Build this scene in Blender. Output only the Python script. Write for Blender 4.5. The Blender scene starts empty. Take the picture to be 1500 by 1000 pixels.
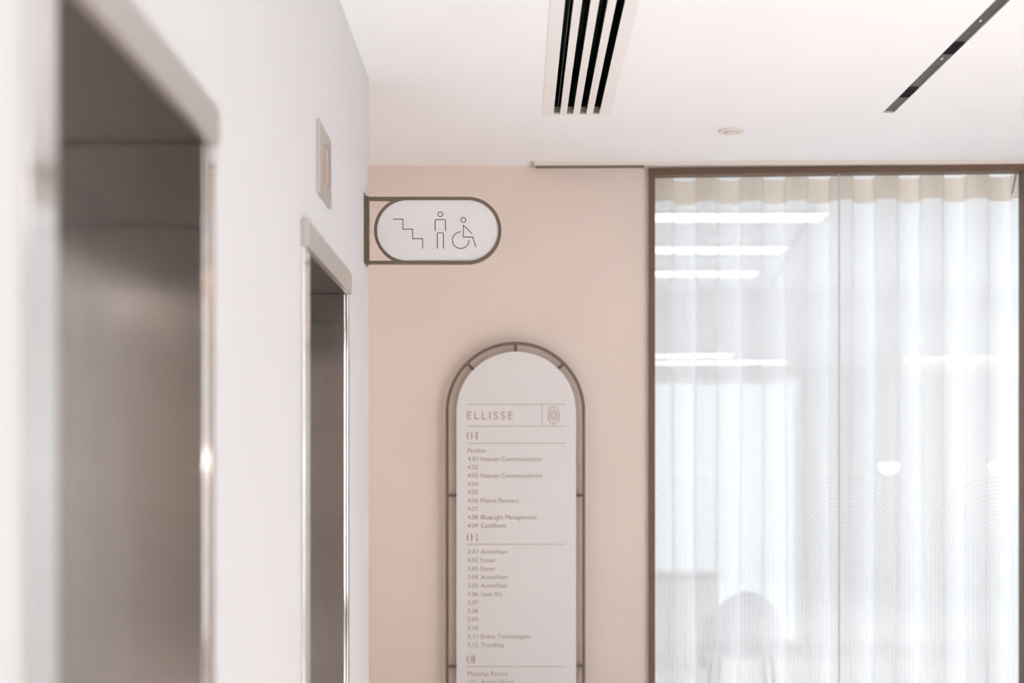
import bpy, bmesh, math, random
from mathutils import Vector, Matrix
random.seed(4)
SC = bpy.context.scene
COL = SC.collection
F = 2083.3333          # 50 mm lens on a 36 mm frame, in pixels of a 1500 px wide picture
CZ = 1.48              # eye height
CEIL = 3.04

# ------------------------------------------------------------------ camera, world, lights, exposure
cam_d = bpy.data.cameras.new('camera'); cam = bpy.data.objects.new('camera', cam_d); COL.objects.link(cam)
cam.location = (0, 0, CZ); cam.rotation_euler = (math.pi/2, 0, 0)
cam_d.sensor_width = 36; cam_d.lens = 50
cam_d.shift_x = -6/1500; cam_d.shift_y = 200/1500
cam_d.clip_start = 0.05
cam_d.dof.use_dof = True; cam_d.dof.focus_distance = 5.44; cam_d.dof.aperture_fstop = 1.5
SC.camera = cam
SC.view_settings.view_transform = 'Standard'; SC.view_settings.look = 'None'
SC.view_settings.gamma = 1; SC.view_settings.use_curve_mapping = False
SC.view_settings.exposure = 0.78
SC.cycles.max_bounces = 9; SC.cycles.adaptive_threshold = 0.05; SC.cycles.diffuse_bounces = 6; SC.cycles.glossy_bounces = 6
SC.cycles.transparent_max_bounces = 14; SC.cycles.transmission_bounces = 10
SC.cycles.sample_clamp_indirect = 20

w = bpy.data.worlds.new('sky'); SC.world = w; w.use_nodes = True
wb = w.node_tree.nodes['Background']; wb.inputs['Color'].default_value = (0.86, 0.94, 1.0, 1); wb.inputs['Strength'].default_value = 1.0

def area(name, loc, rot, sx, sy, power, color):
    l = bpy.data.lights.new(name, 'AREA'); l.shape = 'RECTANGLE'; l.size = sx; l.size_y = sy
    l.energy = power; l.color = color
    o = bpy.data.objects.new(name, l); COL.objects.link(o); o.location = loc; o.rotation_euler = rot
    return o
# daylight standing in the big lobby window in the wall on the right, and in the windows of the room behind the curtain
area('lobby_window_daylight', (5.72, -1.9, 1.55), (0, math.radians(90), 0), 2.7, 4.4, 80, (0.84, 0.93, 1.0))
area('lounge_window_daylight', (5.72, 9.6, 1.6), (0, math.radians(90), 0), 2.4, 4.0, 64, (0.93, 0.97, 1.0))

# ------------------------------------------------------------------ materials
def mat(name, color, rough=0.6, metal=0.0, noise=0.0, nscale=40, bump=0.0, bscale=300, emit=None, estr=0, spec=0.5, aniso=0):
    m = bpy.data.materials.new(name); m.use_nodes = True
    nt = m.node_tree; b = nt.nodes['Principled BSDF']
    b.inputs['Base Color'].default_value = (*color, 1); b.inputs['Roughness'].default_value = rough
    b.inputs['Metallic'].default_value = metal; b.inputs['Specular IOR Level'].default_value = spec
    if aniso: b.inputs['Anisotropic'].default_value = aniso
    tc = nt.nodes.new('ShaderNodeTexCoord')
    if noise:
        n = nt.nodes.new('ShaderNodeTexNoise'); n.inputs['Scale'].default_value = nscale; n.inputs['Detail'].default_value = 6
        nt.links.new(tc.outputs['Object'], n.inputs['Vector'])
        r = nt.nodes.new('ShaderNodeValToRGB')
        r.color_ramp.elements[0].color = (*[c*(1-noise) for c in color], 1)
        r.color_ramp.elements[1].color = (*[min(1, c*(1+noise)) for c in color], 1)
        r.color_ramp.elements[0].position = 0.3; r.color_ramp.elements[1].position = 0.7
        nt.links.new(n.outputs['Fac'], r.inputs['Fac']); nt.links.new(r.outputs['Color'], b.inputs['Base Color'])
    if bump:
        n2 = nt.nodes.new('ShaderNodeTexNoise'); n2.inputs['Scale'].default_value = bscale; n2.inputs['Detail'].default_value = 3
        nt.links.new(tc.outputs['Object'], n2.inputs['Vector'])
        bp = nt.nodes.new('ShaderNodeBump'); bp.inputs['Strength'].default_value = bump; bp.inputs['Distance'].default_value = 0.002
        nt.links.new(n2.outputs['Fac'], bp.inputs['Height']); nt.links.new(bp.outputs['Normal'], b.inputs['Normal'])
    if emit:
        b.inputs['Emission Color'].default_value = (*emit, 1); b.inputs['Emission Strength'].default_value = estr
    return m

def steel(name, color, rough, stretch, aniso=0):
    """brushed stainless steel: fine streaks stretched along one axis"""
    m = bpy.data.materials.new(name); m.use_nodes = True
    nt = m.node_tree; b = nt.nodes['Principled BSDF']
    b.inputs['Metallic'].default_value = 1; b.inputs['Roughness'].default_value = rough
    if aniso:      # upright grain: reflections smear sideways
        b.inputs['Anisotropic'].default_value = aniso
        tg = nt.nodes.new('ShaderNodeTangent'); tg.direction_type = 'RADIAL'; tg.axis = 'Z'; nt.links.new(tg.outputs['Tangent'], b.inputs['Tangent'])
    tc = nt.nodes.new('ShaderNodeTexCoord'); mp = nt.nodes.new('ShaderNodeMapping'); mp.inputs['Scale'].default_value = stretch
    n = nt.nodes.new('ShaderNodeTexNoise'); n.inputs['Scale'].default_value = 9; n.inputs['Detail'].default_value = 8
    nt.links.new(tc.outputs['Object'], mp.inputs['Vector']); nt.links.new(mp.outputs['Vector'], n.inputs['Vector'])
    r = nt.nodes.new('ShaderNodeValToRGB')
    r.color_ramp.elements[0].color = (*[c*0.93 for c in color], 1); r.color_ramp.elements[1].color = (*color, 1)
    nt.links.new(n.outputs['Fac'], r.inputs['Fac']); nt.links.new(r.outputs['Color'], b.inputs['Base Color'])
    mr = nt.nodes.new('ShaderNodeMapRange'); mr.inputs['To Min'].default_value = rough*0.8; mr.inputs['To Max'].default_value = rough*1.25
    nt.links.new(n.outputs['Fac'], mr.inputs['Value']); nt.links.new(mr.outputs['Result'], b.inputs['Roughness'])
    bp = nt.nodes.new('ShaderNodeBump'); bp.inputs['Strength'].default_value = 0.02; bp.inputs['Distance'].default_value = 0.001
    nt.links.new(n.outputs['Fac'], bp.inputs['Height']); nt.links.new(bp.outputs['Normal'], b.inputs['Normal'])
    return m

def sheer(name, color, transp, transl):
    """woven voile: part open weave, part cloth that lets light through"""
    m = bpy.data.materials.new(name); m.use_nodes = True
    nt = m.node_tree; nt.nodes.clear()
    out = nt.nodes.new('ShaderNodeOutputMaterial')
    d = nt.nodes.new('ShaderNodeBsdfDiffuse'); d.inputs['Color'].default_value = (*color, 1)
    tl = nt.nodes.new('ShaderNodeBsdfTranslucent'); tl.inputs['Color'].default_value = (*color, 1)
    tp = nt.nodes.new('ShaderNodeBsdfTransparent')
    a = nt.nodes.new('ShaderNodeMixShader'); a.inputs[0].default_value = transl
    b = nt.nodes.new('ShaderNodeMixShader')
    tc = nt.nodes.new('ShaderNodeTexCoord'); mp = nt.nodes.new('ShaderNodeMapping'); mp.inputs['Scale'].default_value = (60, 60, 4)
    n = nt.nodes.new('ShaderNodeTexNoise'); n.inputs['Scale'].default_value = 6; n.inputs['Detail'].default_value = 4
    mr = nt.nodes.new('ShaderNodeMapRange'); mr.inputs['To Min'].default_value = transp*0.85; mr.inputs['To Max'].default_value = transp*1.15
    nt.links.new(tc.outputs['Object'], mp.inputs['Vector']); nt.links.new(mp.outputs['Vector'], n.inputs['Vector'])
    lw = nt.nodes.new('ShaderNodeLayerWeight'); lw.inputs['Blend'].default_value = 0.5     # a weave closes up where it is seen edge-on
    inv = nt.nodes.new('ShaderNodeMath'); inv.operation = 'SUBTRACT'; inv.inputs[0].default_value = 1.0
    mul = nt.nodes.new('ShaderNodeMath'); mul.operation = 'MULTIPLY'
    nt.links.new(lw.outputs['Facing'], inv.inputs[1]); nt.links.new(inv.outputs[0], mul.inputs[1])
    nt.links.new(n.outputs['Fac'], mr.inputs['Value']); nt.links.new(mr.outputs['Result'], mul.inputs[0]); nt.links.new(mul.outputs[0], b.inputs[0])
    nt.links.new(d.outputs[0], a.inputs[1]); nt.links.new(tl.outputs[0], a.inputs[2])
    nt.links.new(a.outputs[0], b.inputs[1]); nt.links.new(tp.outputs[0], b.inputs[2])
    nt.links.new(b.outputs[0], out.inputs['Surface'])
    return m

def glass(name):
    """clear window glass: straight through, with a Fresnel mirror reflection"""
    m = bpy.data.materials.new(name); m.use_nodes = True
    nt = m.node_tree; nt.nodes.clear()
    out = nt.nodes.new('ShaderNodeOutputMaterial')
    tp = nt.nodes.new('ShaderNodeBsdfTransparent'); tp.inputs['Color'].default_value = (0.975, 0.985, 0.985, 1)
    gl = nt.nodes.new('ShaderNodeBsdfGlossy'); gl.inputs['Roughness'].default_value = 0.0
    lw = nt.nodes.new('ShaderNodeLayerWeight'); lw.inputs['Blend'].default_value = 0.5
    pw = nt.nodes.new('ShaderNodeMath'); pw.operation = 'POWER'; pw.inputs[1].default_value = 5
    ma = nt.nodes.new('ShaderNodeMath'); ma.operation = 'MULTIPLY_ADD'; ma.inputs[1].default_value = 0.955; ma.inputs[2].default_value = 0.045
    mx = nt.nodes.new('ShaderNodeMixShader')
    nt.links.new(lw.outputs['Facing'], pw.inputs[0]); nt.links.new(pw.outputs[0], ma.inputs[0]); nt.links.new(ma.outputs[0], mx.inputs[0])
    nt.links.new(tp.outputs[0], mx.inputs[1]); nt.links.new(gl.outputs[0], mx.inputs[2]); nt.links.new(mx.outputs[0], out.inputs['Surface'])
    return m

def film(name):
    m = sheer(name, (0.9, 0.9, 0.91), 0.95, 0.5)
    return m

M = dict(
    wall=mat('white_plaster', (0.625, 0.608, 0.605), 0.75, noise=0.012, nscale=3, bump=0.12, bscale=220),
    ceil=mat('ceiling_paint', (0.86, 0.855, 0.87), 0.85, noise=0.01, nscale=2, bump=0.05, bscale=180),
    beige=mat('beige_plaster', (0.725, 0.615, 0.548), 0.75, noise=0.02, nscale=2.5, bump=0.15, bscale=220),
    floor=mat('pale_terrazzo', (0.70, 0.68, 0.665), 0.45, noise=0.12, nscale=60),
    taupe=mat('taupe_wall', (0.50, 0.43, 0.38), 0.7, noise=0.03, nscale=4),
    wood=mat('warm_wood', (0.62, 0.44, 0.32), 0.5, noise=0.12, nscale=12),
    cream=mat('cream_panel', (0.74, 0.68, 0.63), 0.6, noise=0.02, nscale=5),
    steel=steel('brushed_steel', (0.86, 0.84, 0.825), 0.17, (40, 40, 1), 0.9),
    steelh=steel('brushed_steel_across', (0.76, 0.715, 0.685), 0.10, (12, 12, 1), 0.9),
    doorsteel=steel('lift_door_steel', (0.84, 0.81, 0.79), 0.07, (30, 30, 1), 0.6),
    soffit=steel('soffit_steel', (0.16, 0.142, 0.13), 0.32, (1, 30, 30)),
    header=steel('header_steel', (0.63, 0.59, 0.55), 0.36, (60, 1, 60)),
    bronze=mat('bronze_paint', (0.15, 0.108, 0.075), 0.42, metal=0.25, noise=0.05, nscale=60),
    frame=mat('brown_frame_paint', (0.14, 0.085, 0.052), 0.5, metal=0.1, noise=0.04, nscale=30),
    plate=mat('sign_plate_white', (0.70, 0.672, 0.668), 0.6, noise=0.008, nscale=8),
    ink=mat('dark_brown_print', (0.075, 0.048, 0.038), 0.6, noise=0.05, nscale=30),
    softink=mat('taupe_print', (0.36, 0.285, 0.245), 0.7, noise=0.05, nscale=30),
    black=mat('black_metal', (0.006, 0.007, 0.010), 0.6, noise=0.1, nscale=30),
    grey=mat('graphite_track', (0.055, 0.052, 0.050), 0.45, metal=0.2, noise=0.08, nscale=25),
    taupemetal=mat('taupe_end_plate', (0.42, 0.36, 0.30), 0.6, noise=0.04, nscale=30),
    white=mat('white_powder_coat', (0.82, 0.785, 0.77), 0.5, noise=0.01, nscale=10),
    rail=mat('pale_rail', (0.70, 0.64, 0.585), 0.5, noise=0.02, nscale=20),
    display=mat('display_glass', (0.42, 0.33, 0.28), 0.2, noise=0.05, nscale=12),
    joint=mat('grey_silicone', (0.55, 0.56, 0.60), 0.5, noise=0.05, nscale=30),
    glass=glass('clear_glass'), film=film('frosted_film'),
    voile=sheer('white_voile', (0.90, 0.905, 0.92), 0.33, 0.55),
    band=sheer('heading_tape', (0.88, 0.78, 0.68), 0.10, 0.42),
    lamp=mat('lit_diffuser', (0.9, 0.9, 0.9), 0.4, emit=(1.0, 0.98, 0.96), estr=15, noise=0.005, nscale=5),
    lamp2=mat('lounge_diffuser', (0.9, 0.9, 0.9), 0.4, emit=(0.97, 0.985, 1.0), estr=1.8, noise=0.005, nscale=5),
    warm=mat('warm_diffuser', (0.9, 0.85, 0.8), 0.4, emit=(1.0, 0.80, 0.66), estr=7, noise=0.005, nscale=5),
    opal=mat('lit_opal_glass', (0.9, 0.9, 0.88), 0.3, emit=(1.0, 0.95, 0.90), estr=16, noise=0.005, nscale=5),
    opaloff=mat('unlit_opal_glass', (0.86, 0.83, 0.81), 0.25, noise=0.005, nscale=5),
    chair=mat('grey_upholstery', (0.66, 0.66, 0.68), 0.9, noise=0.1, nscale=80, bump=0.3, bscale=400),
)

# ------------------------------------------------------------------ helpers
def at(px, py, d): return Vector(((px-756)*d/F, d, CZ+(700-py)*d/F))
def link(name, bm, m, parent=None, smooth=False, bevel=0):
    me = bpy.data.meshes.new(name); bmesh.ops.recalc_face_normals(bm, faces=bm.faces); bm.to_mesh(me); bm.free()
    if smooth:
        for p in me.polygons: p.use_smooth = True
    me.materials.append(M[m])
    o = bpy.data.objects.new(name, me); COL.objects.link(o)
    if bevel:
        b = o.modifiers.new('bevel', 'BEVEL'); b.width = bevel; b.segments = 2; b.limit_method = 'ANGLE'
    if parent:
        o.parent = parent; o.matrix_parent_inverse = parent.matrix_world.inverted()
    return o
def empty(name, loc=(0, 0, 0), rz=0):
    o = bpy.data.objects.new(name, None); COL.objects.link(o); o.location = loc; o.rotation_euler = (0, 0, rz)
    o.empty_display_size = 0.05
    o.matrix_world = Matrix.Translation(loc) @ Matrix.Rotation(rz, 4, 'Z')
    return o
def tag(o, label, cat, group=None):
    o['label'] = label; o['category'] = cat
    if group: o['group'] = group
    return o
def struct(o, label=None):
    o['kind'] = 'structure'
    if label: o['label'] = label
    return o
def bx(bm, x0, x1, y0, y1, z0, z1):
    v = [bm.verts.new((x, y, z)) for x in (x0, x1) for y in (y0, y1) for z in (z0, z1)]
    for f in ((0, 1, 3, 2), (4, 6, 7, 5), (0, 4, 5, 1), (2, 3, 7, 6), (0, 2, 6, 4), (1, 5, 7, 3)):
        bm.faces.new([v[i] for i in f])
def boxes(*bs):
    bm = bmesh.new()
    for b in bs: bx(bm, *b)
    return bm
def prism(bm, pts, y0, y1):
    """closed outline in the XZ plane given depth along Y"""
    a = [bm.verts.new((x, y0, z)) for x, z in pts]; b = [bm.verts.new((x, y1, z)) for x, z in pts]
    bm.faces.new(a); bm.faces.new(b[::-1])
    n = len(pts)
    for i in range(n): bm.faces.new((a[i], a[(i+1) % n], b[(i+1) % n], b[i]))
def band(bm, outer, inner, y0, y1, closed=True):
    """a bar that runs between two outlines of equal length"""
    n = len(outer)
    A = [[bm.verts.new((x, y, z)) for x, z in pts] for y in (y0, y1) for pts in (outer, inner)]
    for i in range(n if closed else n-1):
        j = (i+1) % n
        bm.faces.new((A[0][i], A[0][j], A[1][j], A[1][i])); bm.faces.new((A[2][i], A[3][i], A[3][j], A[2][j]))
        bm.faces.new((A[0][i], A[2][i], A[2][j], A[0][j])); bm.faces.new((A[1][i], A[1][j], A[3][j], A[3][i]))
    if not closed:
        for i in (0, n-1): bm.faces.new((A[0][i], A[1][i], A[3][i], A[2][i]))
def arc(cx, cz, r, a0, a1, n): return [(cx+r*math.cos(math.radians(a0+(a1-a0)*i/n)), cz+r*math.sin(math.radians(a0+(a1-a0)*i/n))) for i in range(n+1)]
def stroke(pts, wdt, closed=False):
    """left and right offsets of a polyline, mitred"""
    n = len(pts); L = []; R = []
    for i in range(n):
        p = Vector(pts[i]); a = Vector(pts[i-1]) if (i or closed) else None; b = Vector(pts[(i+1) % n]) if (i < n-1 or closed) else None
        d1 = (p-a).normalized() if a is not None else (b-p).normalized(); d2 = (b-p).normalized() if b is not None else d1
        t = (d1+d2).normalized(); nn = Vector((-t.y, t.x)); k = wdt/2/max(0.3, nn.dot(Vector((-d1.y, d1.x))))
        L.append(tuple(p+nn*k)); R.append(tuple(p-nn*k))
    return L, R
def cyl(bm, p0, p1, r0, r1=None, n=20):
    r1 = r0 if r1 is None else r1
    p0 = Vector(p0); p1 = Vector(p1); d = (p1-p0).normalized(); u = d.orthogonal().normalized(); v = d.cross(u)
    A = [bm.verts.new(p0+(u*math.cos(t)+v*math.sin(t))*r0) for t in [2*math.pi*i/n for i in range(n)]]
    B = [bm.verts.new(p1+(u*math.cos(t)+v*math.sin(t))*r1) for t in [2*math.pi*i/n for i in range(n)]]
    bm.faces.new(A); bm.faces.new(B[::-1])
    for i in range(n): bm.faces.new((A[i], A[(i+1) % n], B[(i+1) % n], B[i]))
def lathe(bm, prof, c, n=32):
    rings = [[bm.verts.new((c[0]+r*math.cos(2*math.pi*i/n), c[1]+r*math.sin(2*math.pi*i/n), c[2]+z)) for i in range(n)] for r, z in prof]
    for a, b in zip(rings, rings[1:]):
        for i in range(n): bm.faces.new((a[i], a[(i+1) % n], b[(i+1) % n], b[i]))
    for r in (rings[0], rings[-1]): bm.faces.new(r)

# ------------------------------------------------------------------ the setting
X0, X1, Y0, Y1 = -4.0, 5.9, -6.4, 12.1
struct(link('floor', boxes((X0, X1, Y0, Y1, -0.1, 0)), 'floor'), 'pale stone floor of the lift lobby')
DX = [0.112, 0.160, 0.188, 0.216, 0.244, 0.272, 0.300, 0.328, 0.356, 0.404]   # diffuser flange and slot edges
DIF = (0.150, 0.366, 3.30, 6.097); TRK = (1.564, 1.614, 2.30, 6.074)
def sheet_with_holes(holes, z):
    xs = sorted({X0, X1, *[h[0] for h in holes], *[h[1] for h in holes]}); ys = sorted({Y0, Y1, *[h[2] for h in holes], *[h[3] for h in holes]})
    bm = bmesh.new(); V = {}
    g = lambda x, y: V.setdefault((x, y), bm.verts.new((x, y, z))) if (x, y) not in V else V[(x, y)]
    for a, b in zip(xs, xs[1:]):
        for c, d in zip(ys, ys[1:]):
            if any(a >= h[0]-1e-6 and b <= h[1]+1e-6 and c >= h[2]-1e-6 and d <= h[3]+1e-6 for h in holes): continue
            bm.faces.new([g(a, c), g(b, c), g(b, d), g(a, d)])
    return bm
bm = sheet_with_holes([DIF, TRK], CEIL)
for h in (DIF, TRK):    # plaster edges of the two openings
    for b in ((h[0]-0.004, h[0], h[2], h[3]), (h[1], h[1]+0.004, h[2], h[3]), (h[0], h[1], h[3], h[3]+0.004)): bx(bm, *b, CEIL+0.0005, CEIL+0.02)
struct(link('ceiling', bm, 'ceil'), 'smooth white plaster ceiling')

WX = -0.575; WB = -0.905        # face and back of the lift wall
E_NEAR, E_FAR = 3.902, 4.775    # clear opening of the far lift; the near one is 2.15 m before it
STEP = 2.15
ZO = 2.10                       # clear height
holes = [(E_NEAR-STEP-0.04, E_FAR-STEP+0.04), (E_NEAR-0.04, E_FAR+0.04)]
struct(link('wall_left', boxes((WB, WX, -2.0, holes[0][0], 0, CEIL), (WB, WX, holes[0][1], holes[1][0], 0, CEIL), (WB, WX, holes[1][1], 5.55, 0, CEIL),
       (WB, WX, holes[0][0], holes[0][1], ZO+0.04, CEIL), (WB, WX, holes[1][0], holes[1][1], ZO+0.04, CEIL)), 'wall'), 'white plaster wall with the two lift openings')
struct(link('wall_shaft', boxes((-1.20, -1.10, -1.9, 5.45, 0, CEIL)), 'grey'))
struct(link('wall_corridor_near', boxes((X0, WB, 5.45, 5.55, 0, CEIL)), 'wall'))
struct(link('wall_rear_left', boxes((X0, WB, -2.0, -1.9, 0, CEIL)), 'wall'))
struct(link('wall_corridor_end', boxes((X0, X0+0.1, 5.55, 7.11, 0, CEIL)), 'beige'))
struct(link('wall_lobby_left', boxes((X0, X0+0.1, -6.2, -2.0, 0, CEIL)), 'taupe'))
struct(link('wall_back', boxes((X0, 0.664, 7.11, 7.25, 0, CEIL)), 'beige'), 'beige plaster wall behind the directory')
struct(link('wall_rear', boxes((X0, 3.5, -6.4, -6.2, 0, CEIL)), 'taupe'))
struct(link('trim_1', boxes((X0+0.1, 3.5, -6.2, -6.16, 1.56, 1.66)), 'wood'))
struct(link('wall_rear_return', boxes((3.5, 3.6, -6.2, -4.5, 0, CEIL)), 'cream'))
struct(link('wall_rear_panel', boxes((3.5, 5.6, -4.5, -4.4, 0, CEIL)), 'cream'))
struct(link('wall_right', boxes((5.6, 5.7, -4.4, -4.1, 0, CEIL), (5.6, 5.7, 0.3, 7.0, 0, CEIL), (5.6, 5.7, -4.1, 0.3, 0, 0.2), (5.6, 5.7, -4.1, 0.3, 2.9, CEIL),
       (5.6, 5.7, 7.0, 7.6, 0, CEIL), (5.6, 5.7, 11.6, 11.9, 0, CEIL), (5.6, 5.7, 7.6, 11.6, 0, 0.4), (5.6, 5.7, 7.6, 11.6, 2.8, CEIL)), 'cream'))
wf = empty('window_3', (5.6, -1.9, 0)); struct(wf)
for y in (-4.1, -2.66, -1.22, 0.24): link('mullion', boxes((5.57, 5.66, y, y+0.06, 0.2, 2.9)), 'frame', wf)
for z in (0.2, 2.84): link('rail', boxes((5.57, 5.66, -4.04, 0.24, z, z+0.06)), 'frame', wf)
struct(link('wall_lounge_left', boxes((0.30, 0.40, 7.25, 11.8, 0, CEIL)), 'wall'))
struct(link('wall_far', boxes((0.3, 0.62, 11.8, 11.9, 0, CEIL), (2.36, 5.7, 11.8, 11.9, 0, CEIL), (0.62, 2.36, 11.8, 11.9, 0, 0.10), (0.62, 2.36, 11.8, 11.9, 2.30, CEIL)), 'wall'))
wf2 = empty('window_2', (1.5, 11.8, 0.10)); struct(wf2, 'bright window glowing through the curtain')
for x in (0.62, 2.32): link('frame_post', boxes((x, x+0.04, 11.80, 11.86, 0.10, 2.30)), 'white', wf2)
for z in (0.10, 2.26): link('frame_rail', boxes((0.66, 2.32, 11.80, 11.86, z, z+0.04)), 'white', wf2)
link('pane', boxes((0.66, 2.32, 11.835, 11.841, 0.14, 2.26)), 'glass', wf2)

# ------------------------------------------------------------------ glazed partition, turned about 3 degrees to the wall
GL = at(950, 248, 7.11); ANG = math.radians(-3.1257); GW = 1.860
gp = empty('window_1', (GL.x, GL.y, 0), ANG); struct(gp, 'tall glazed partition in a slim brown frame, curtain behind it')
def glink(name, bm, m, parent=gp, smooth=False):
    """mesh given in the partition's own axes: u along it, v behind it, z up"""
    o = link(name, bm, m, None, smooth); o.parent = parent; return o
GT = 3.0225                      # top of the frame
glink('frame_post', boxes((0.0, 0.0315, -0.03, 0.05, 0, GT-0.034)), 'frame')
glink('frame_post', boxes((GW-0.028, GW+0.01, -0.03, 0.05, 0, GT-0.034)), 'frame')
glink('frame_head', boxes((0.0, GW+0.01, -0.03, 0.05, GT-0.034, GT)), 'frame')
glink('frame_sill', boxes((0.0315, GW-0.028, -0.03, 0.05, 0, 0.04)), 'frame')
JU = 0.944                       # joint between the two panes
glink('pane', boxes((0.028, JU-0.003, 0.0, 0.010, 0.036, GT-0.03)), 'glass')
glink('pane', boxes((JU+0.003, GW-0.024, 0.0, 0.010, 0.036, GT-0.03)), 'glass')
glink('pane_joint', boxes((JU-0.003, JU+0.003, -0.001, 0.011, 0.04, GT-0.034)), 'joint')
CA = CZ+(700-806)*7.08/F         # springing height of the frosted arches
U0, U1 = 0.034, GW-0.03
for cu in (0.196, 0.961, 1.735):
    bm = bmesh.new()
    for k in range(18):
        r = 0.0145+k*0.0206; wd = 0.0095
        pts = [(cu+r, 0.05)]+arc(cu, CA, r, 0, 180, 40)+[(cu-r, 0.05)]
        L, R = stroke(pts, wd)
        for i in range(len(pts)-1):
            q = [L[i], L[i+1], R[i+1], R[i]]
            if min(p[0] for p in q) < U0 or max(p[0] for p in q) > U1: continue
            bm.faces.new([bm.verts.new((x, -0.0012, z)) for x, z in q])
    glink('frosted_arch_film', bm, 'film')
wbr = link('wall_back_right', boxes((2.535, 5.7, 6.99, 7.13, 0, CEIL)), 'wall'); struct(wbr)
hd = glink('trim_2', boxes((0.0, GW+0.01, -0.012, 0.05, GT, CEIL)), 'beige', None); hd.location = gp.location; hd.rotation_euler = gp.rotation_euler; struct(hd, 'narrow beige strip above the brown frame head')

# ceiling rail that runs along the wall and on above the partition
ra, rb = at(777, 237, 1.56*F/463.5), at(1500, 236, 1.56*F/466.5)
rl = math.hypot(rb.x-ra.x, rb.y-ra.y)+0.5; rang = math.atan2(rb.y-ra.y, rb.x-ra.x)
rail = empty('ceiling_rail', (ra.x, ra.y, CEIL), rang)
tag(rail, 'thin pale rail fixed to the ceiling above the directory wall', 'rail')
def rlink(n, bm, m):
    o = link(n, bm, m); o.parent = rail; return o
rlink('rail_body', boxes((0.020, rl, 0, 0.030, -0.019, 0)), 'rail')
rlink('end_cap', boxes((0.0, 0.020, -0.001, 0.031, -0.021, 0)), 'taupemetal')
rlink('end_stop', boxes((0.560, 0.575, 0.004, 0.050, -0.031, -0.0195)), 'taupemetal')
rlink('shadow_strip', boxes((0.024, 0.560, 0.008, 0.045, -0.0245, -0.0195)), 'bronze')  # dark bronze bar stands in for the shadow line under the rail

# ------------------------------------------------------------------ curtain behind the glass
cur = empty('sheer_curtain', (GL.x, GL.y, 0), ANG)
tag(cur, 'white sheer wave-fold curtain hanging behind the glazed partition', 'curtain')
PER = 0.2275
def wave(u):
    ph = 2*math.pi*(u-0.197)/PER
    k = 0.85+0.15*math.sin(u*5.3+1)
    v = 0.215+0.062*k*math.cos(ph)+0.004*math.sin(3*ph+0.7)
    return u+0.020*math.sin(2*ph+0.2), v
def cloth(z0, z1, rows, off):
    bm = bmesh.new(); us = [0.012+(GW+0.25)*i/520 for i in range(521)]
    G = []
    for j in range(rows+1):
        z = z0+(z1-z0)*j/rows; row = []
        for u in us:
            x, v = wave(u); s = (3.02-z)*0.004
            row.append(bm.verts.new((x+s*math.sin(u*9+z*1.5), v+off+s*math.sin(u*14+z), z)))
        G.append(row)
    for a, b in zip(G, G[1:]):
        for i in range(len(us)-1): bm.faces.new((a[i], a[i+1], b[i+1], b[i]))
    return bm
CT = CZ+1.538
o = link('voile', cloth(0.03, CT-0.002, 14, 0), 'voile', None, True); o.parent = cur
o = link('heading_tape', cloth(CT-0.125, CT, 2, -0.003), 'band', None, True); o.parent = cur
ct = empty('curtain_track', (GL.x, GL.y, CEIL), ANG)
tag(ct, 'white curtain track under the ceiling above the sheer curtain', 'curtain track')
o = link('track_body', boxes((0.0, GW+0.25, 0.203, 0.227, -0.012, 0)), 'white'); o.parent = ct
for i in range(9):
    o = link('glider', boxes((0.06+i*PER, 0.075+i*PER, 0.208, 0.222, -0.024, -0.012)), 'white'); o.parent = ct
wd = link('curtain_wand', bmesh.new(), 'grey'); wd.parent = None
bm = bmesh.new(); cyl(bm, (GW-0.028, 0.085, GT-0.02), (GW-0.050, 0.085, GT-0.125), 0.0035, 0.0028, 10); bm.to_mesh(wd.data); bm.free()
wd.location = gp.location; wd.rotation_euler = gp.rotation_euler
tag(wd, 'short dark pull wand at the upper corner of the curtain', 'curtain wand')

# ------------------------------------------------------------------ lift entrances
def lift(dy, label):
    t = empty('lift_entrance', (WX, E_NEAR+dy, 0)); tag(t, label, 'lift entrance')
    n, f = E_NEAR+dy, E_FAR+dy
    link('jamb', boxes((-0.575, -0.565, n-0.10, n, 0, ZO), (WB, -0.575, n-0.04, n, 0, ZO)), 'steel', t, bevel=0.0025)
    link('jamb', boxes((-0.575, -0.565, f, f+0.05, 0, ZO), (WB, -0.575, f, f+0.04, 0, ZO)), 'steelh', t, bevel=0.0025)
    link('header', boxes((-0.575, -0.555, n-0.10, f+0.04, ZO, ZO+0.072)), 'header', t, bevel=0.002)
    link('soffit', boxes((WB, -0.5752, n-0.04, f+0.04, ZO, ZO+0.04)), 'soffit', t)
    m = (n+f)/2
    for a, b in ((n-0.04, m-0.003), (m+0.003, f+0.04)): link('door_panel', boxes((-0.945, -0.9055, a, b, 0.0, ZO+0.03)), 'doorsteel', t)
    link('sill', boxes((WB, -0.56, n, f, 0.0, 0.012)), 'taupemetal', t)
    return t
lift(-STEP, 'steel-framed lift entrance nearest the viewer, out of focus')
lift(0, 'narrower-looking steel-framed lift entrance below the small metal indicator plate')

t = empty('lift_indicator', (WX, 4.2275, 2.41)); tag(t, 'small metal indicator plate on the white wall above the lift', 'indicator plate')
bm = boxes((-0.575, -0.566, 4.096, 4.359, 2.303, 2.515))
link('plate', bm, 'header', t, bevel=0.002)
link('display', boxes((-0.5665, -0.5645, 4.205, 4.300, 2.355, 2.462)), 'display', t)
bm = boxes((-0.5665, -0.5635, 4.299, 4.303, 2.356, 2.465), (-0.5665, -0.5635, 4.206, 4.299, 2.461, 2.465))
link('display_bezel', bm, 'bronze', t)

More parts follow.
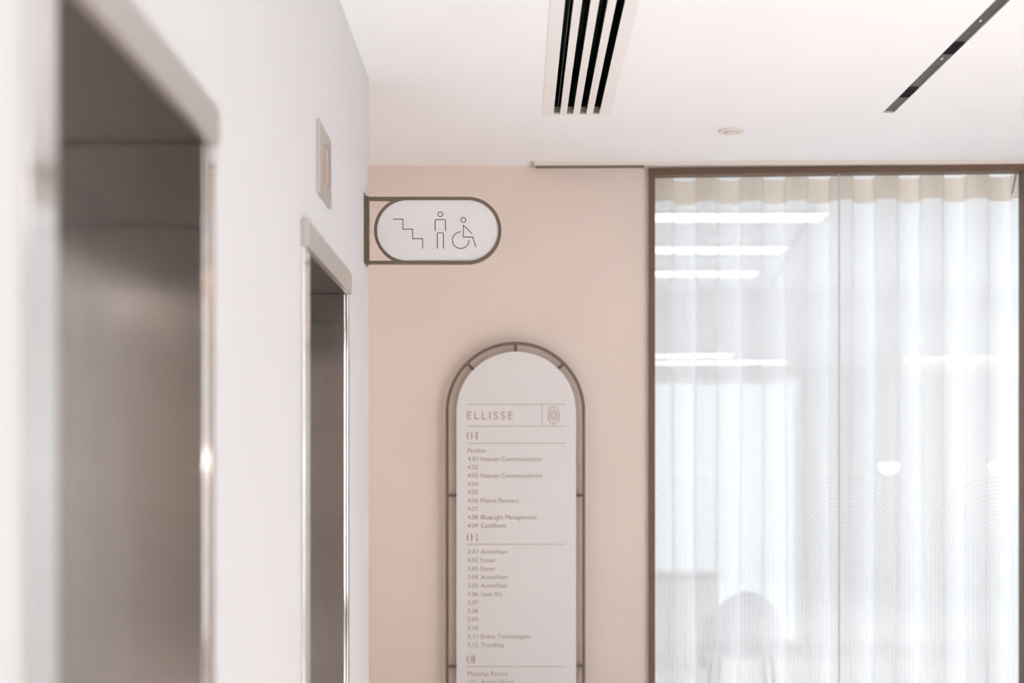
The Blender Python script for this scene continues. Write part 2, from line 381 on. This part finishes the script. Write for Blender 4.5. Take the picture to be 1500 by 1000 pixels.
# ------------------------------------------------------------------ projecting wayfinding sign
SD = 5.42; k = SD/F
sp = lambda X, Y: ((500+X/5-756)*k, CZ+(700-250-Y/5)*k)       # sheet coordinates of the sign's drawing
t = empty('projecting_sign', (WX, SD, CZ+(700-337)*k)); tag(t, 'pill-shaped projecting sign with stairs, person and wheelchair symbols', 'sign')
cz = CZ+(700-337)*k; R = 49*k; bw = 4.4*k; cxr = (685.4-756)*k; cxl = (596.6-756)*k; xl = WX+0.006
out = [(xl, cz+R)]+arc(cxr, cz, R, 90, -90, 48)+[(xl, cz-R)]
inn = [(xl, cz+R-bw)]+arc(cxr, cz, R-bw, 90, -90, 48)+[(xl, cz-R+bw)]
bm = bmesh.new(); band(bm, out, inn, SD, SD+0.030, closed=False); link('sign_frame', bm, 'bronze', t)
bm = bmesh.new(); band(bm, arc(cxl, cz, R-0.0004, 90, 270, 48), arc(cxl, cz, R-bw, 90, 270, 48), SD+0.0004, SD+0.0296, closed=False); link('curved_bar', bm, 'bronze', t)
bm = bmesh.new(); prism(bm, arc(cxr, cz, R-bw-0.0005, 90, -90, 48)+arc(cxl, cz, R-bw-0.0005, 270, 90, 48), SD+0.005, SD+0.025); plate = link('sign_plate', bm, 'plate', t)
link('mounting_bar', boxes((xl-0.002, xl+0.0075, SD-0.004, SD+0.034, cz-R-0.002, cz+R+0.002)), 'bronze', t)
link('wall_plate', boxes((WX, xl-0.002, SD-0.055, SD+0.060, cz-R-0.004, cz+R+0.004)), 'bronze', t)
def icon(name, polys, wd=0.0031, y=SD+0.0042):
    bm = bmesh.new()
    for pts, closed in polys:
        q = [sp(*p) for p in pts]; L, Rr = stroke(q, wd, closed); band(bm, L, Rr, y, y+0.0007, closed)
    link(name, bm, 'ink', plate)
circ = lambda x, y, r, a0=0, a1=360, n=36: [(x+r*math.cos(math.radians(a0+(a1-a0)*i/n)), y-r*math.sin(math.radians(a0+(a1-a0)*i/n))) for i in range(n+1)]
icon('stairs_symbol', [([(378, 353), (450, 353), (450, 426), (521, 426), (521, 496), (595, 496), (595, 569)], False)])
icon('person_symbol', [(circ(724, 317, 17.5)[:-1], True), ([(686, 441), (686, 365), (689, 358), (696, 355.5), (752, 355.5), (759, 358), (762, 365), (762, 441)], False),
     ([(702, 569), (702, 462), (704, 456), (710, 453), (739, 453), (745, 456), (747, 462), (747, 569)], False)])
icon('wheelchair_symbol', [(circ(894, 358, 17.5)[:-1], True), ([(957, 458), (894, 398), (894, 484), (962, 484), (986, 557)], False), (circ(874, 507, 60.5, 90, 360, 48), False)])

# ------------------------------------------------------------------ floor directory
DD = 7.05; q = DD/F
t = empty('directory_board', (-0.003, 7.11, 0.1)); tag(t, 'tall arched white directory board with a double bronze outline', 'directory board')
dx = -0.0035; za = 1.81; zb = 0.45; RO = 0.3455; RW = 0.0145; PR = 0.2960
def capsule(r, n=40): return arc(dx, za, r, 0, 180, n)+arc(dx, zb, r, 180, 360, n)
bm = bmesh.new(); band(bm, capsule(RO), capsule(RO-RW), DD-0.006, DD+0.020); link('outer_frame', bm, 'bronze', t)
bm = bmesh.new(); prism(bm, [(x+0.0045, z) for x, z in capsule(PR)], DD-0.010, DD+0.006); board = link('board', bm, 'plate', t)
bm = bmesh.new(); band(bm, [(x+0.0015, z) for x, z in capsule(PR-0.045)], [(x+0.0015, z) for x, z in capsule(PR-0.060)], DD+0.006, DD+0.022); link('backing_rim', bm, 'bronze', t)
def bar(p0, p1, wd):
    L, R_ = stroke([p0, p1], wd); bm = bmesh.new(); band(bm, L, R_, DD+0.0065, DD+0.016, False); link('spacer', bm, 'bronze', t)
for a in (90, 45, 135, 270): 
    c, s = math.cos(math.radians(a)), math.sin(math.radians(a)); zz = za if a < 200 else zb
    bar((dx+c*(PR-0.030), zz+s*(PR-0.030)), (dx+c*(RO-0.01), zz+s*(RO-0.01)), 0.015)
for z in (1.395, 0.546):
    for s in (-1, 1): bar((dx+s*(PR-0.030), z), (dx+s*(RO-0.01), z), 0.015)
for z in (1.60, 0.75):
    for s in (-1, 1):
        bm = bmesh.new(); cyl(bm, (dx+s*0.2, DD+0.006, z), (dx+s*0.2, 7.112, z), 0.012, n=16); link('wall_fixing', bm, 'bronze', t)
for s in (-1, 1):
    for z in (1.395, 0.546):
        bm = bmesh.new(); cyl(bm, (dx+s*(RO-RW/2), DD+0.020, z), (dx+s*(RO-RW/2), 7.112, z), 0.006, n=12); link('wall_fixing', bm, 'bronze', t)
YP = DD-0.0108
kb = (DD-0.010)/F
bp = lambda px, py: ((px-756)*kb, CZ+(700-py)*kb)
def rule(px0, py0, px1, py1, wpx=0.75):
    L, R_ = stroke([bp(px0, py0), bp(px1, py1)], wpx*kb); bm = bmesh.new(); band(bm, L, R_, YP, YP+0.0007, False); link('rule_line', bm, 'softink', board)
for y in (592, 624, 649, 797, 976): rule(684, y, 829, y)
rule(794, 592.4, 794, 623.6)
def measure(s, spacing=1.0):
    cu = bpy.data.curves.new('tmp', 'FONT'); cu.body = s; cu.size = 1; cu.space_character = spacing; cu.resolution_u = 3
    o = bpy.data.objects.new('tmp', cu); COL.objects.link(o); dg = bpy.context.evaluated_depsgraph_get()
    me = bpy.data.meshes.new_from_object(o.evaluated_get(dg)); bpy.data.objects.remove(o); bpy.data.curves.remove(cu)
    return me
_e = measure('E'); CAP = max(v.co.y for v in _e.vertices)
def text(s, px0, px1, pyc, cap, m='softink', spacing=1.0):
    """one printed line: px0 to px1 wide, capitals centred on pyc"""
    me = measure(s, spacing); xs = [v.co.x for v in me.vertices]; a, b = min(xs), max(xs)
    for v in me.vertices:
        x, z = bp(px0+(v.co.x-a)/(b-a)*(px1-px0), pyc+cap/2-v.co.y/CAP*cap); v.co = (x, YP, z)
    me.name = 'lettering'; me.materials.clear(); me.materials.append(M[m])
    o = bpy.data.objects.new('lettering', me); COL.objects.link(o); o.parent = board; o.matrix_parent_inverse = board.matrix_world.inverted()
    return o
text('ELLISSE', 684, 751, 608.3, 11, 'softink', 1.35)
text('Pavilion', 685, 712, 659.5, 6.4)
rows = [('4.01', 'Nepean Communications', 794), ('4.02', None, 0), ('4.03', 'Nepean Communications', 794), ('4.04', None, 0), ('4.05', None, 0),
        ('4.06', 'Platina Partners', 760), ('4.07', None, 0), ('4.08', 'BlueLight Management', 786), ('4.09', 'Cashflows', 741)]
for i, (a, b, e) in enumerate(rows):
    y = 671.8+12.2*i; text(a, 685, 700, y, 6.2)
    if b: text(b, 704.5, e, y, 6.4)
rows = [('3.01', 'ActiveViam', 743), ('3.02', 'Esseer', 726), ('3.03', 'Esseer', 726), ('3.04', 'ActiveViam', 743), ('3.05', 'ActiveViam', 743), ('3.06', 'Swen AG', 735),
        ('3.07', None, 0), ('3.08', None, 0), ('3.09', None, 0), ('3.10', None, 0), ('3.11', 'Embat Technologies', 776), ('3.12', 'Travelbag', 738)]
for i, (a, b, e) in enumerate(rows):
    y = 807.6+12.4*i; text(a, 685, 700, y, 6.2)
    if b: text(b, 704.5, e, y, 6.4)
text('Meetings Rooms', 685, 744, 986.3, 6.4); text('1.01', 685, 697, 998.2, 6.2); text('Agora Object', 704.5, 753, 998.2, 6.4)
# stencil-like floor numerals with thick and thin strokes
def glyph(name, polys):
    bm = bmesh.new()
    for p in polys: prism(bm, [bp(*v) for v in p], YP, YP+0.0007)
    link(name, bm, 'softink', board)
def half_o(cx, cy, rx, ry, side, th):
    n = 14; A = [(cx+side*rx*math.cos(math.radians(-84+168*i/n)), cy+ry*math.sin(math.radians(-84+168*i/n))) for i in range(n+1)]
    B = [(cx+side*(rx-th)*math.cos(math.radians(-84+168*i/n)), cy+ry*math.sin(math.radians(-84+168*i/n))) for i in range(n+1)]
    return A+B[::-1]
def numeral(x, y, d):
    P = [half_o(x+4.3, y, 4.3, 6, -1, 2.0), half_o(x+4.3, y, 4.3, 6, 1, 2.0)]
    c = x+(14.6 if d != 1 else 10.6)
    if d == 4: P += [[(c-0.6, y-6), (c+1.4, y-6), (c+1.4, y+6), (c-0.6, y+6)], [(c-4.0, y+2.2), (c+2.6, y+2.2), (c+2.6, y+2.7), (c-4.0, y+2.7)], [(c-4.0, y+2.2), (c-0.6, y-6), (c-0.1, y-6), (c-3.5, y+2.2)]]
    if d == 3: P += [half_o(c-1.6, y-3.0, 3.0, 3.0, 1, 1.5), half_o(c-1.6, y+2.9, 3.6, 3.1, 1, 1.9)]
    if d == 1: P += [[(c-1, y-6), (c+1.3, y-6), (c+1.3, y+6), (c-1, y+6)]]
    glyph('floor_numeral', P)
numeral(683.5, 638, 4); numeral(683.5, 786.7, 3); numeral(683.5, 965.3, 1)
# emblem: pill with rays round a ring
bm = bmesh.new()
def cap_px(cx, cy, rx, ry, n=12): return [(cx+rx*math.cos(math.radians(a)), cy-(ry-rx)-rx*math.sin(math.radians(a))) for a in [180*i/n for i in range(n+1)]]+[(cx+rx*math.cos(math.radians(a)), cy+(ry-rx)-rx*math.sin(math.radians(a))) for a in [180+180*i/n for i in range(n+1)]]
def ring_px(cx, cy, rx, ry, th): band(bm, [bp(*p) for p in cap_px(cx, cy, rx, ry)], [bp(*p) for p in cap_px(cx, cy, rx-th, ry-th)], YP, YP+0.0007)
EX, EY = 811, 608.2
ring_px(EX, EY, 8.2, 13.2, 0.8); ring_px(EX, EY, 4.3, 4.9, 0.9); ring_px(EX, EY, 2.3, 2.7, 0.5)
for i in range(12):
    a = math.radians(30*i); r0 = 5.0; c, s = math.cos(a), math.sin(a); r1 = min(7.6/max(abs(c), 1e-3), 12.6/max(abs(s), 1e-3), 9.8 if abs(s) < 0.95 and abs(s) > 0.3 else 99)
    L, R_ = stroke([bp(EX+c*r0, EY-s*r0), bp(EX+c*r1, EY-s*r1)], 0.9*kb); band(bm, L, R_, YP, YP+0.0007, False)
link('emblem', bm, 'softink', board)

# ------------------------------------------------------------------ ceiling slot diffuser
t = empty('slot_diffuser', (0.26, 6.1, CEIL)); tag(t, 'white ceiling air diffuser with four long black slots', 'air diffuser')
y0, y1 = DIF[2], DIF[3]; zb_ = CEIL-0.003
link('flange', boxes((DX[0], DX[1], y0, y1+0.012, zb_, CEIL+0.003), (DX[8], DX[9], y0, y1+0.012, zb_, CEIL+0.003), (DX[1], DX[8], y1-0.004, y1+0.012, zb_, CEIL+0.003)), 'white', t)
for i in (2, 4, 6): link('blade', boxes((DX[i], DX[i+1], y0, y1-0.004, zb_, CEIL+0.003)), 'white', t)
for i in (1, 3, 5, 7): link('end_plate', boxes((DX[i]+0.0005, DX[i+1]-0.0005, y1-0.006, y1-0.0045, CEIL+0.003, CEIL+0.030)), 'taupemetal', t)
pl = boxes((DIF[0], DIF[1], y1-0.001, y1+0.002, CEIL+0.021, CEIL+0.2), (DIF[0], DIF[1], y0, y1, CEIL+0.2, CEIL+0.21), (DIF[0]-0.006, DIF[0], y0, y1, CEIL+0.004, CEIL+0.2), (DIF[1], DIF[1]+0.006, y0, y1, CEIL+0.004, CEIL+0.2), (DIF[0], DIF[1], y0-0.004, y0, CEIL+0.001, CEIL+0.2))
link('plenum', pl, 'black', t)
for i in (2, 4, 6): link('vane', boxes((DX[i]+0.001, DX[i+1]-0.001, y0, y1-0.008, CEIL+0.004, CEIL+0.09)), 'black', t)
bm = boxes((0.1755, 0.1775, y0, y1-0.02, CEIL+0.004, CEIL+0.008))
for i in range(12): bx(bm, 0.1745, 0.1785, y1-0.16-i*0.22, y1-0.152-i*0.22, CEIL+0.002, CEIL+0.010)
link('control_rod', bm, 'grey', t)

# ------------------------------------------------------------------ recessed track on the right of the ceiling
t = empty('recessed_light_track', (1.589, 6.07, CEIL)); tag(t, 'slim dark recessed light track slanting across the ceiling', 'light track')
x0, x1, y0, y1 = TRK
link('channel', boxes((x0, x0+0.0022, y0, y1, CEIL-0.001, CEIL+0.03), (x1-0.0022, x1, y0, y1, CEIL-0.001, CEIL+0.03), (x0+0.0022, x1-0.0022, y1-0.0022, y1, CEIL-0.001, CEIL+0.03)), 'rail', t)
mods = [(5.70, 5.834), (5.109, 5.241), (4.51, 4.64), (3.92, 4.05)]
ys = [y0]+[v for m_ in reversed(mods) for v in m_]+[y1-0.0022]
for a, b in zip(ys[0::2], ys[1::2]):
    link('cover_strip', boxes((x0+0.0022, x1-0.0022, a, b, CEIL+0.006, CEIL+0.010)), 'grey', t)
for a, b in mods:
    m_ = link('louvre_module', boxes((x0+0.003, x1-0.003, a, b, CEIL+0.026, CEIL+0.03), (x0+0.0022, x0+0.006, a, b, CEIL+0.001, CEIL+0.026), (x1-0.006, x1-0.0022, a, b, CEIL+0.001, CEIL+0.026)), 'black', t)
    for i in range(6):
        yy = a+(b-a-0.004)*i/5
        link('louvre', boxes((x0+0.006, x1-0.006, yy, yy+0.004, CEIL+0.001, CEIL+0.026)), 'black', m_)
for a, b in ((5.30, 5.314), (4.86, 4.872)): link('clip', boxes((x0+0.022, x0+0.028, a, b, CEIL+0.002, CEIL+0.007)), 'white', t)
link('track_back', boxes((x0, x1, y0, y1, CEIL+0.030, CEIL+0.034), (x0, x1, y0-0.004, y0, CEIL+0.001, CEIL+0.034)), 'black', t)

# ------------------------------------------------------------------ small round ceiling fitting
t = empty('ceiling_fitting', (0.964, 6.385, CEIL)); tag(t, 'small round white fitting on the ceiling near the curtain', 'ceiling fitting')
bm = bmesh.new(); prof = [(0.057, 0), (0.0572, -0.006), (0.054, -0.0085), (0.036, -0.0095), (0.031, -0.0085), (0.0295, -0.002), (0.0295, 0.0)]
n = 40; rings = [[bm.verts.new((0.964+r*math.cos(2*math.pi*i/n), 6.385+r*math.sin(2*math.pi*i/n), CEIL+z)) for i in range(n)] for r, z in prof]
for a, b in zip(rings, rings[1:]):
    for i in range(n): bm.faces.new((a[i], a[(i+1) % n], b[(i+1) % n], b[i]))
link('trim_ring', bm, 'rail', t, True)  # darker than the white fitting: edge shading put into the ring's colour
bm = bmesh.new(); lathe(bm, [(0.0275, -0.001), (0.0275, -0.0125), (0.024, -0.0145), (0.010, -0.015)], (0.964, 6.385, CEIL), 32); link('centre_cap', bm, 'rail', t, False)

# ------------------------------------------------------------------ lounge behind the curtain
for y, l in ((8.46, 'highest of the three bright light panels seen through the curtain'), (9.67, 'middle one of the three bright light panels seen through the curtain'), (10.80, 'lowest and shortest of the three bright light panels behind the curtain')):
    t = empty('light_panel', (1.22, y, CEIL)); tag(t, l, 'ceiling light', 'light panels behind the curtain')
    link('housing', boxes((0.60, 1.84, y-0.15, y+0.15, CEIL-0.012, CEIL)), 'white', t)
    link('diffuser', boxes((0.615, 1.825, y-0.135, y+0.135, CEIL-0.014, CEIL-0.0122)), 'lamp2', t)
t = empty('sideboard', (1.0, 11.2, 0)); tag(t, 'low pale sideboard dimly visible behind the curtain beside the brown frame', 'sideboard')
link('carcass', boxes((0.45, 1.56, 11.02, 11.42, 0.10, 0.72)), 'cream', t, bevel=0.004)
link('top', boxes((0.44, 1.57, 11.0, 11.43, 0.7205, 0.75)), 'white', t, bevel=0.003)
for i in range(3): link('door', boxes((0.46+i*0.365, 0.815+i*0.365, 11.004, 11.0195, 0.12, 0.71)), 'white', t)
for x in (0.52, 1.46):
    for y in (11.08, 11.34): link('leg', boxes((x, x+0.03, y, y+0.03, 0, 0.0995)), 'bronze', t)
CX, CY = 1.475, 9.3
t = empty('tub_chair', (CX, CY, 0)); tag(t, 'rounded grey chair dimly visible low behind the curtain', 'chair')
bm = bmesh.new(); o_ = arc(CX, CY, 0.26, 180, 360, 28); i_ = arc(CX, CY, 0.20, 180, 360, 28)
tops = [0.56+0.205*math.sin(math.pi*j/28)**2.2 for j in range(29)]
V = [[bm.verts.new((p[0], p[1], z)) for p, z in zip(pts, zz)] for pts, zz in ((o_, [0.40]*29), (o_, tops), (i_, tops), (i_, [0.40]*29))]
for a in range(4):
    for j in range(28): bm.faces.new((V[a][j], V[a][j+1], V[(a+1) % 4][j+1], V[(a+1) % 4][j]))
for j in (0, 28): bm.faces.new([V[a][j] for a in range(4)])
link('backrest', bm, 'chair', t, True, 0.012)
bm = bmesh.new(); prism(bm, arc(CX, CY, 0.26, 180, 360, 24)+[(CX+0.26, CY+0.24), (CX-0.26, CY+0.24)], 0.33, 0.399)
for v in bm.verts: v.co = (v.co.x, v.co.z, v.co.y)
link('seat', bm, 'chair', t, False, 0.012)
for sx in (-0.18, 0.18):
    for yy in (CY-0.16, CY+0.18):
        bm = bmesh.new(); cyl(bm, (CX+sx*0.9, yy, 0.3295), (CX+sx*1.15, yy+(0.02 if yy > CY else -0.02), 0), 0.016, 0.010, 12); link('leg', bm, 'bronze', t)

# ------------------------------------------------------------------ lobby behind the viewer, mirrored in the glass and the steel
for xa, xb, y, l in ((-3.6, 1.54, -3.68, 'shorter of two linear ceiling lights mirrored in the glass'), (-3.6, 2.29, -4.78, 'longer of two linear ceiling lights mirrored in the glass')):
    t = empty('linear_ceiling_light', ((xa+xb)/2, y, CEIL)); tag(t, l, 'ceiling light', 'linear lights mirrored in the glass')
    link('housing', boxes((xa, xb, y-0.08, y+0.08, CEIL-0.03, CEIL)), 'white', t)
    link('diffuser', boxes((xa+0.01, xb-0.01, y-0.07, y+0.07, CEIL-0.034, CEIL-0.0302)), 'lamp', t)
t = empty('cove_light', (4.5, -4.36, CEIL)); tag(t, 'warm light strip above the arched panels, mirrored in the glass', 'light strip')
link('housing', boxes((3.72, 5.58, -4.40, -4.30, CEIL-0.03, CEIL)), 'white', t)
link('diffuser', boxes((3.73, 5.57, -4.385, -4.315, CEIL-0.034, CEIL-0.0302)), 'warm', t)
for x, y, z, on, l in ((3.432, -3.646, 1.65, True, 'glowing globe pendant mirrored in the glass nearer the pane joint'), (4.784, -3.794, 1.65, True, 'glowing globe pendant mirrored in the glass near the frame edge'), (2.246, -3.516, 2.66, False, 'faint unlit globe pendant mirrored high in the glass')):
    t = empty('globe_pendant', (x, y, z)); tag(t, l, 'pendant lamp', 'globe pendants mirrored in the glass')
    n = 14; bm = bmesh.new(); lathe(bm, [(max(0.002, 0.115*math.sin(math.pi*i/n/2)), -0.115*math.cos(math.pi*i/n/2)) for i in range(n+1)], (x, y, z), 28); link('shade', bm, 'opal' if on else 'opaloff', t, True)
    bm = bmesh.new(); lathe(bm, [(max(0.012, 0.116*math.cos(math.pi*i/n/2)), 0.001+0.09*math.sin(math.pi*i/n/2)) for i in range(n+1)], (x, y, z), 28); link('cap', bm, 'opaloff', t, True)
    bm = bmesh.new(); cyl(bm, (x, y, z+0.085), (x, y, CEIL-0.02), 0.003, n=8); link('cord', bm, 'white', t)
    bm = bmesh.new(); cyl(bm, (x, y, CEIL-0.022), (x, y, CEIL), 0.05, n=24); link('ceiling_rose', bm, 'white', t)
t = empty('arched_screen', (4.5, -4.4, 0)); tag(t, 'pale wall screen with rows of arched panels mirrored in the glass', 'wall screen')
link('side_post', boxes((3.52, 3.60, -4.40, -4.33, 0, CEIL-0.04)), 'white', t)
for i in range(6):
    for zlo, zhi in ((2.20, 2.84), (1.30, 2.05), (0.40, 1.15)):
        cx = 3.78+i*0.325; r = 0.13
        pts = arc(cx, zhi-r, r, 0, 180, 14)+arc(cx, zlo+r, r, 180, 360, 14)
        bm = bmesh.new(); band(bm, pts, [(cx+(x-cx)*0.82, (z-(zlo+zhi)/2)*0.94+(zlo+zhi)/2) for x, z in pts], -4.40, -4.355); pn = link('arched_panel', bm, 'white', t)

# ------------------------------------------------------------------ warm downlight in the side corridor
t = empty('corridor_downlight', (-2.6, 6.35, CEIL)); tag(t, 'warm round downlight in the side corridor beyond the lift wall', 'ceiling light')
bm = bmesh.new(); lathe(bm, [(0.075, 0), (0.075, -0.006), (0.06, -0.009), (0.055, -0.004)], (-2.6, 6.35, CEIL), 28); link('trim_ring', bm, 'white', t)
bm = bmesh.new(); lathe(bm, [(0.054, -0.004), (0.054, -0.010), (0.03, -0.0105)], (-2.6, 6.35, CEIL), 28); link('lens', bm, 'warm', t)
l = bpy.data.lights.new('corridor_lamp', 'AREA'); l.shape = 'DISK'; l.size = 0.10; l.energy = 18; l.color = (1.0, 0.90, 0.82)
lo = bpy.data.objects.new('corridor_lamp', l); COL.objects.link(lo); lo.location = (-2.6, 6.35, CEIL-0.02); lo.parent = None

# ------------------------------------------------------------------ fill downlights added to the unseen lobby ceiling behind and beside the viewer: they light the floor, the floor lights the room
for x, y, en in ((2.2, -0.8, 300), (4.0, -0.8, 150), (2.2, 1.5, 400), (4.0, 1.5, 90), (1.6, 4.2, 580)):
    t = empty('fill_downlight', (x, y, CEIL)); tag(t, 'small fill downlight added to the unseen lobby ceiling overhead, outside the picture', 'ceiling light', 'added fill downlights over the lobby floor')
    bm = bmesh.new(); n = 28; rings = [[bm.verts.new((x+rr*math.cos(2*math.pi*j/n), y+rr*math.sin(2*math.pi*j/n), CEIL+z)) for j in range(n)] for rr, z in ((0.055, 0), (0.055, -0.004), (0.042, -0.005), (0.040, -0.0005))]
    for a, b in zip(rings, rings[1:]):
        for j in range(n): bm.faces.new((a[j], a[(j+1) % n], b[(j+1) % n], b[j]))
    link('trim_ring', bm, 'white', t)
    bm = bmesh.new(); lathe(bm, [(0.039, -0.0004), (0.039, -0.0030), (0.02, -0.0032)], (x, y, CEIL), 24); link('lens', bm, 'opaloff', t)
    l = bpy.data.lights.new('fill_downlight_lamp', 'SPOT'); l.energy = en; l.spot_size = math.radians(82); l.spot_blend = 0.7; l.shadow_soft_size = 0.035; l.color = (1.0, 0.985, 0.985)
    lo = bpy.data.objects.new('fill_downlight_lamp', l); COL.objects.link(lo); lo.location = (x, y, CEIL-0.06)
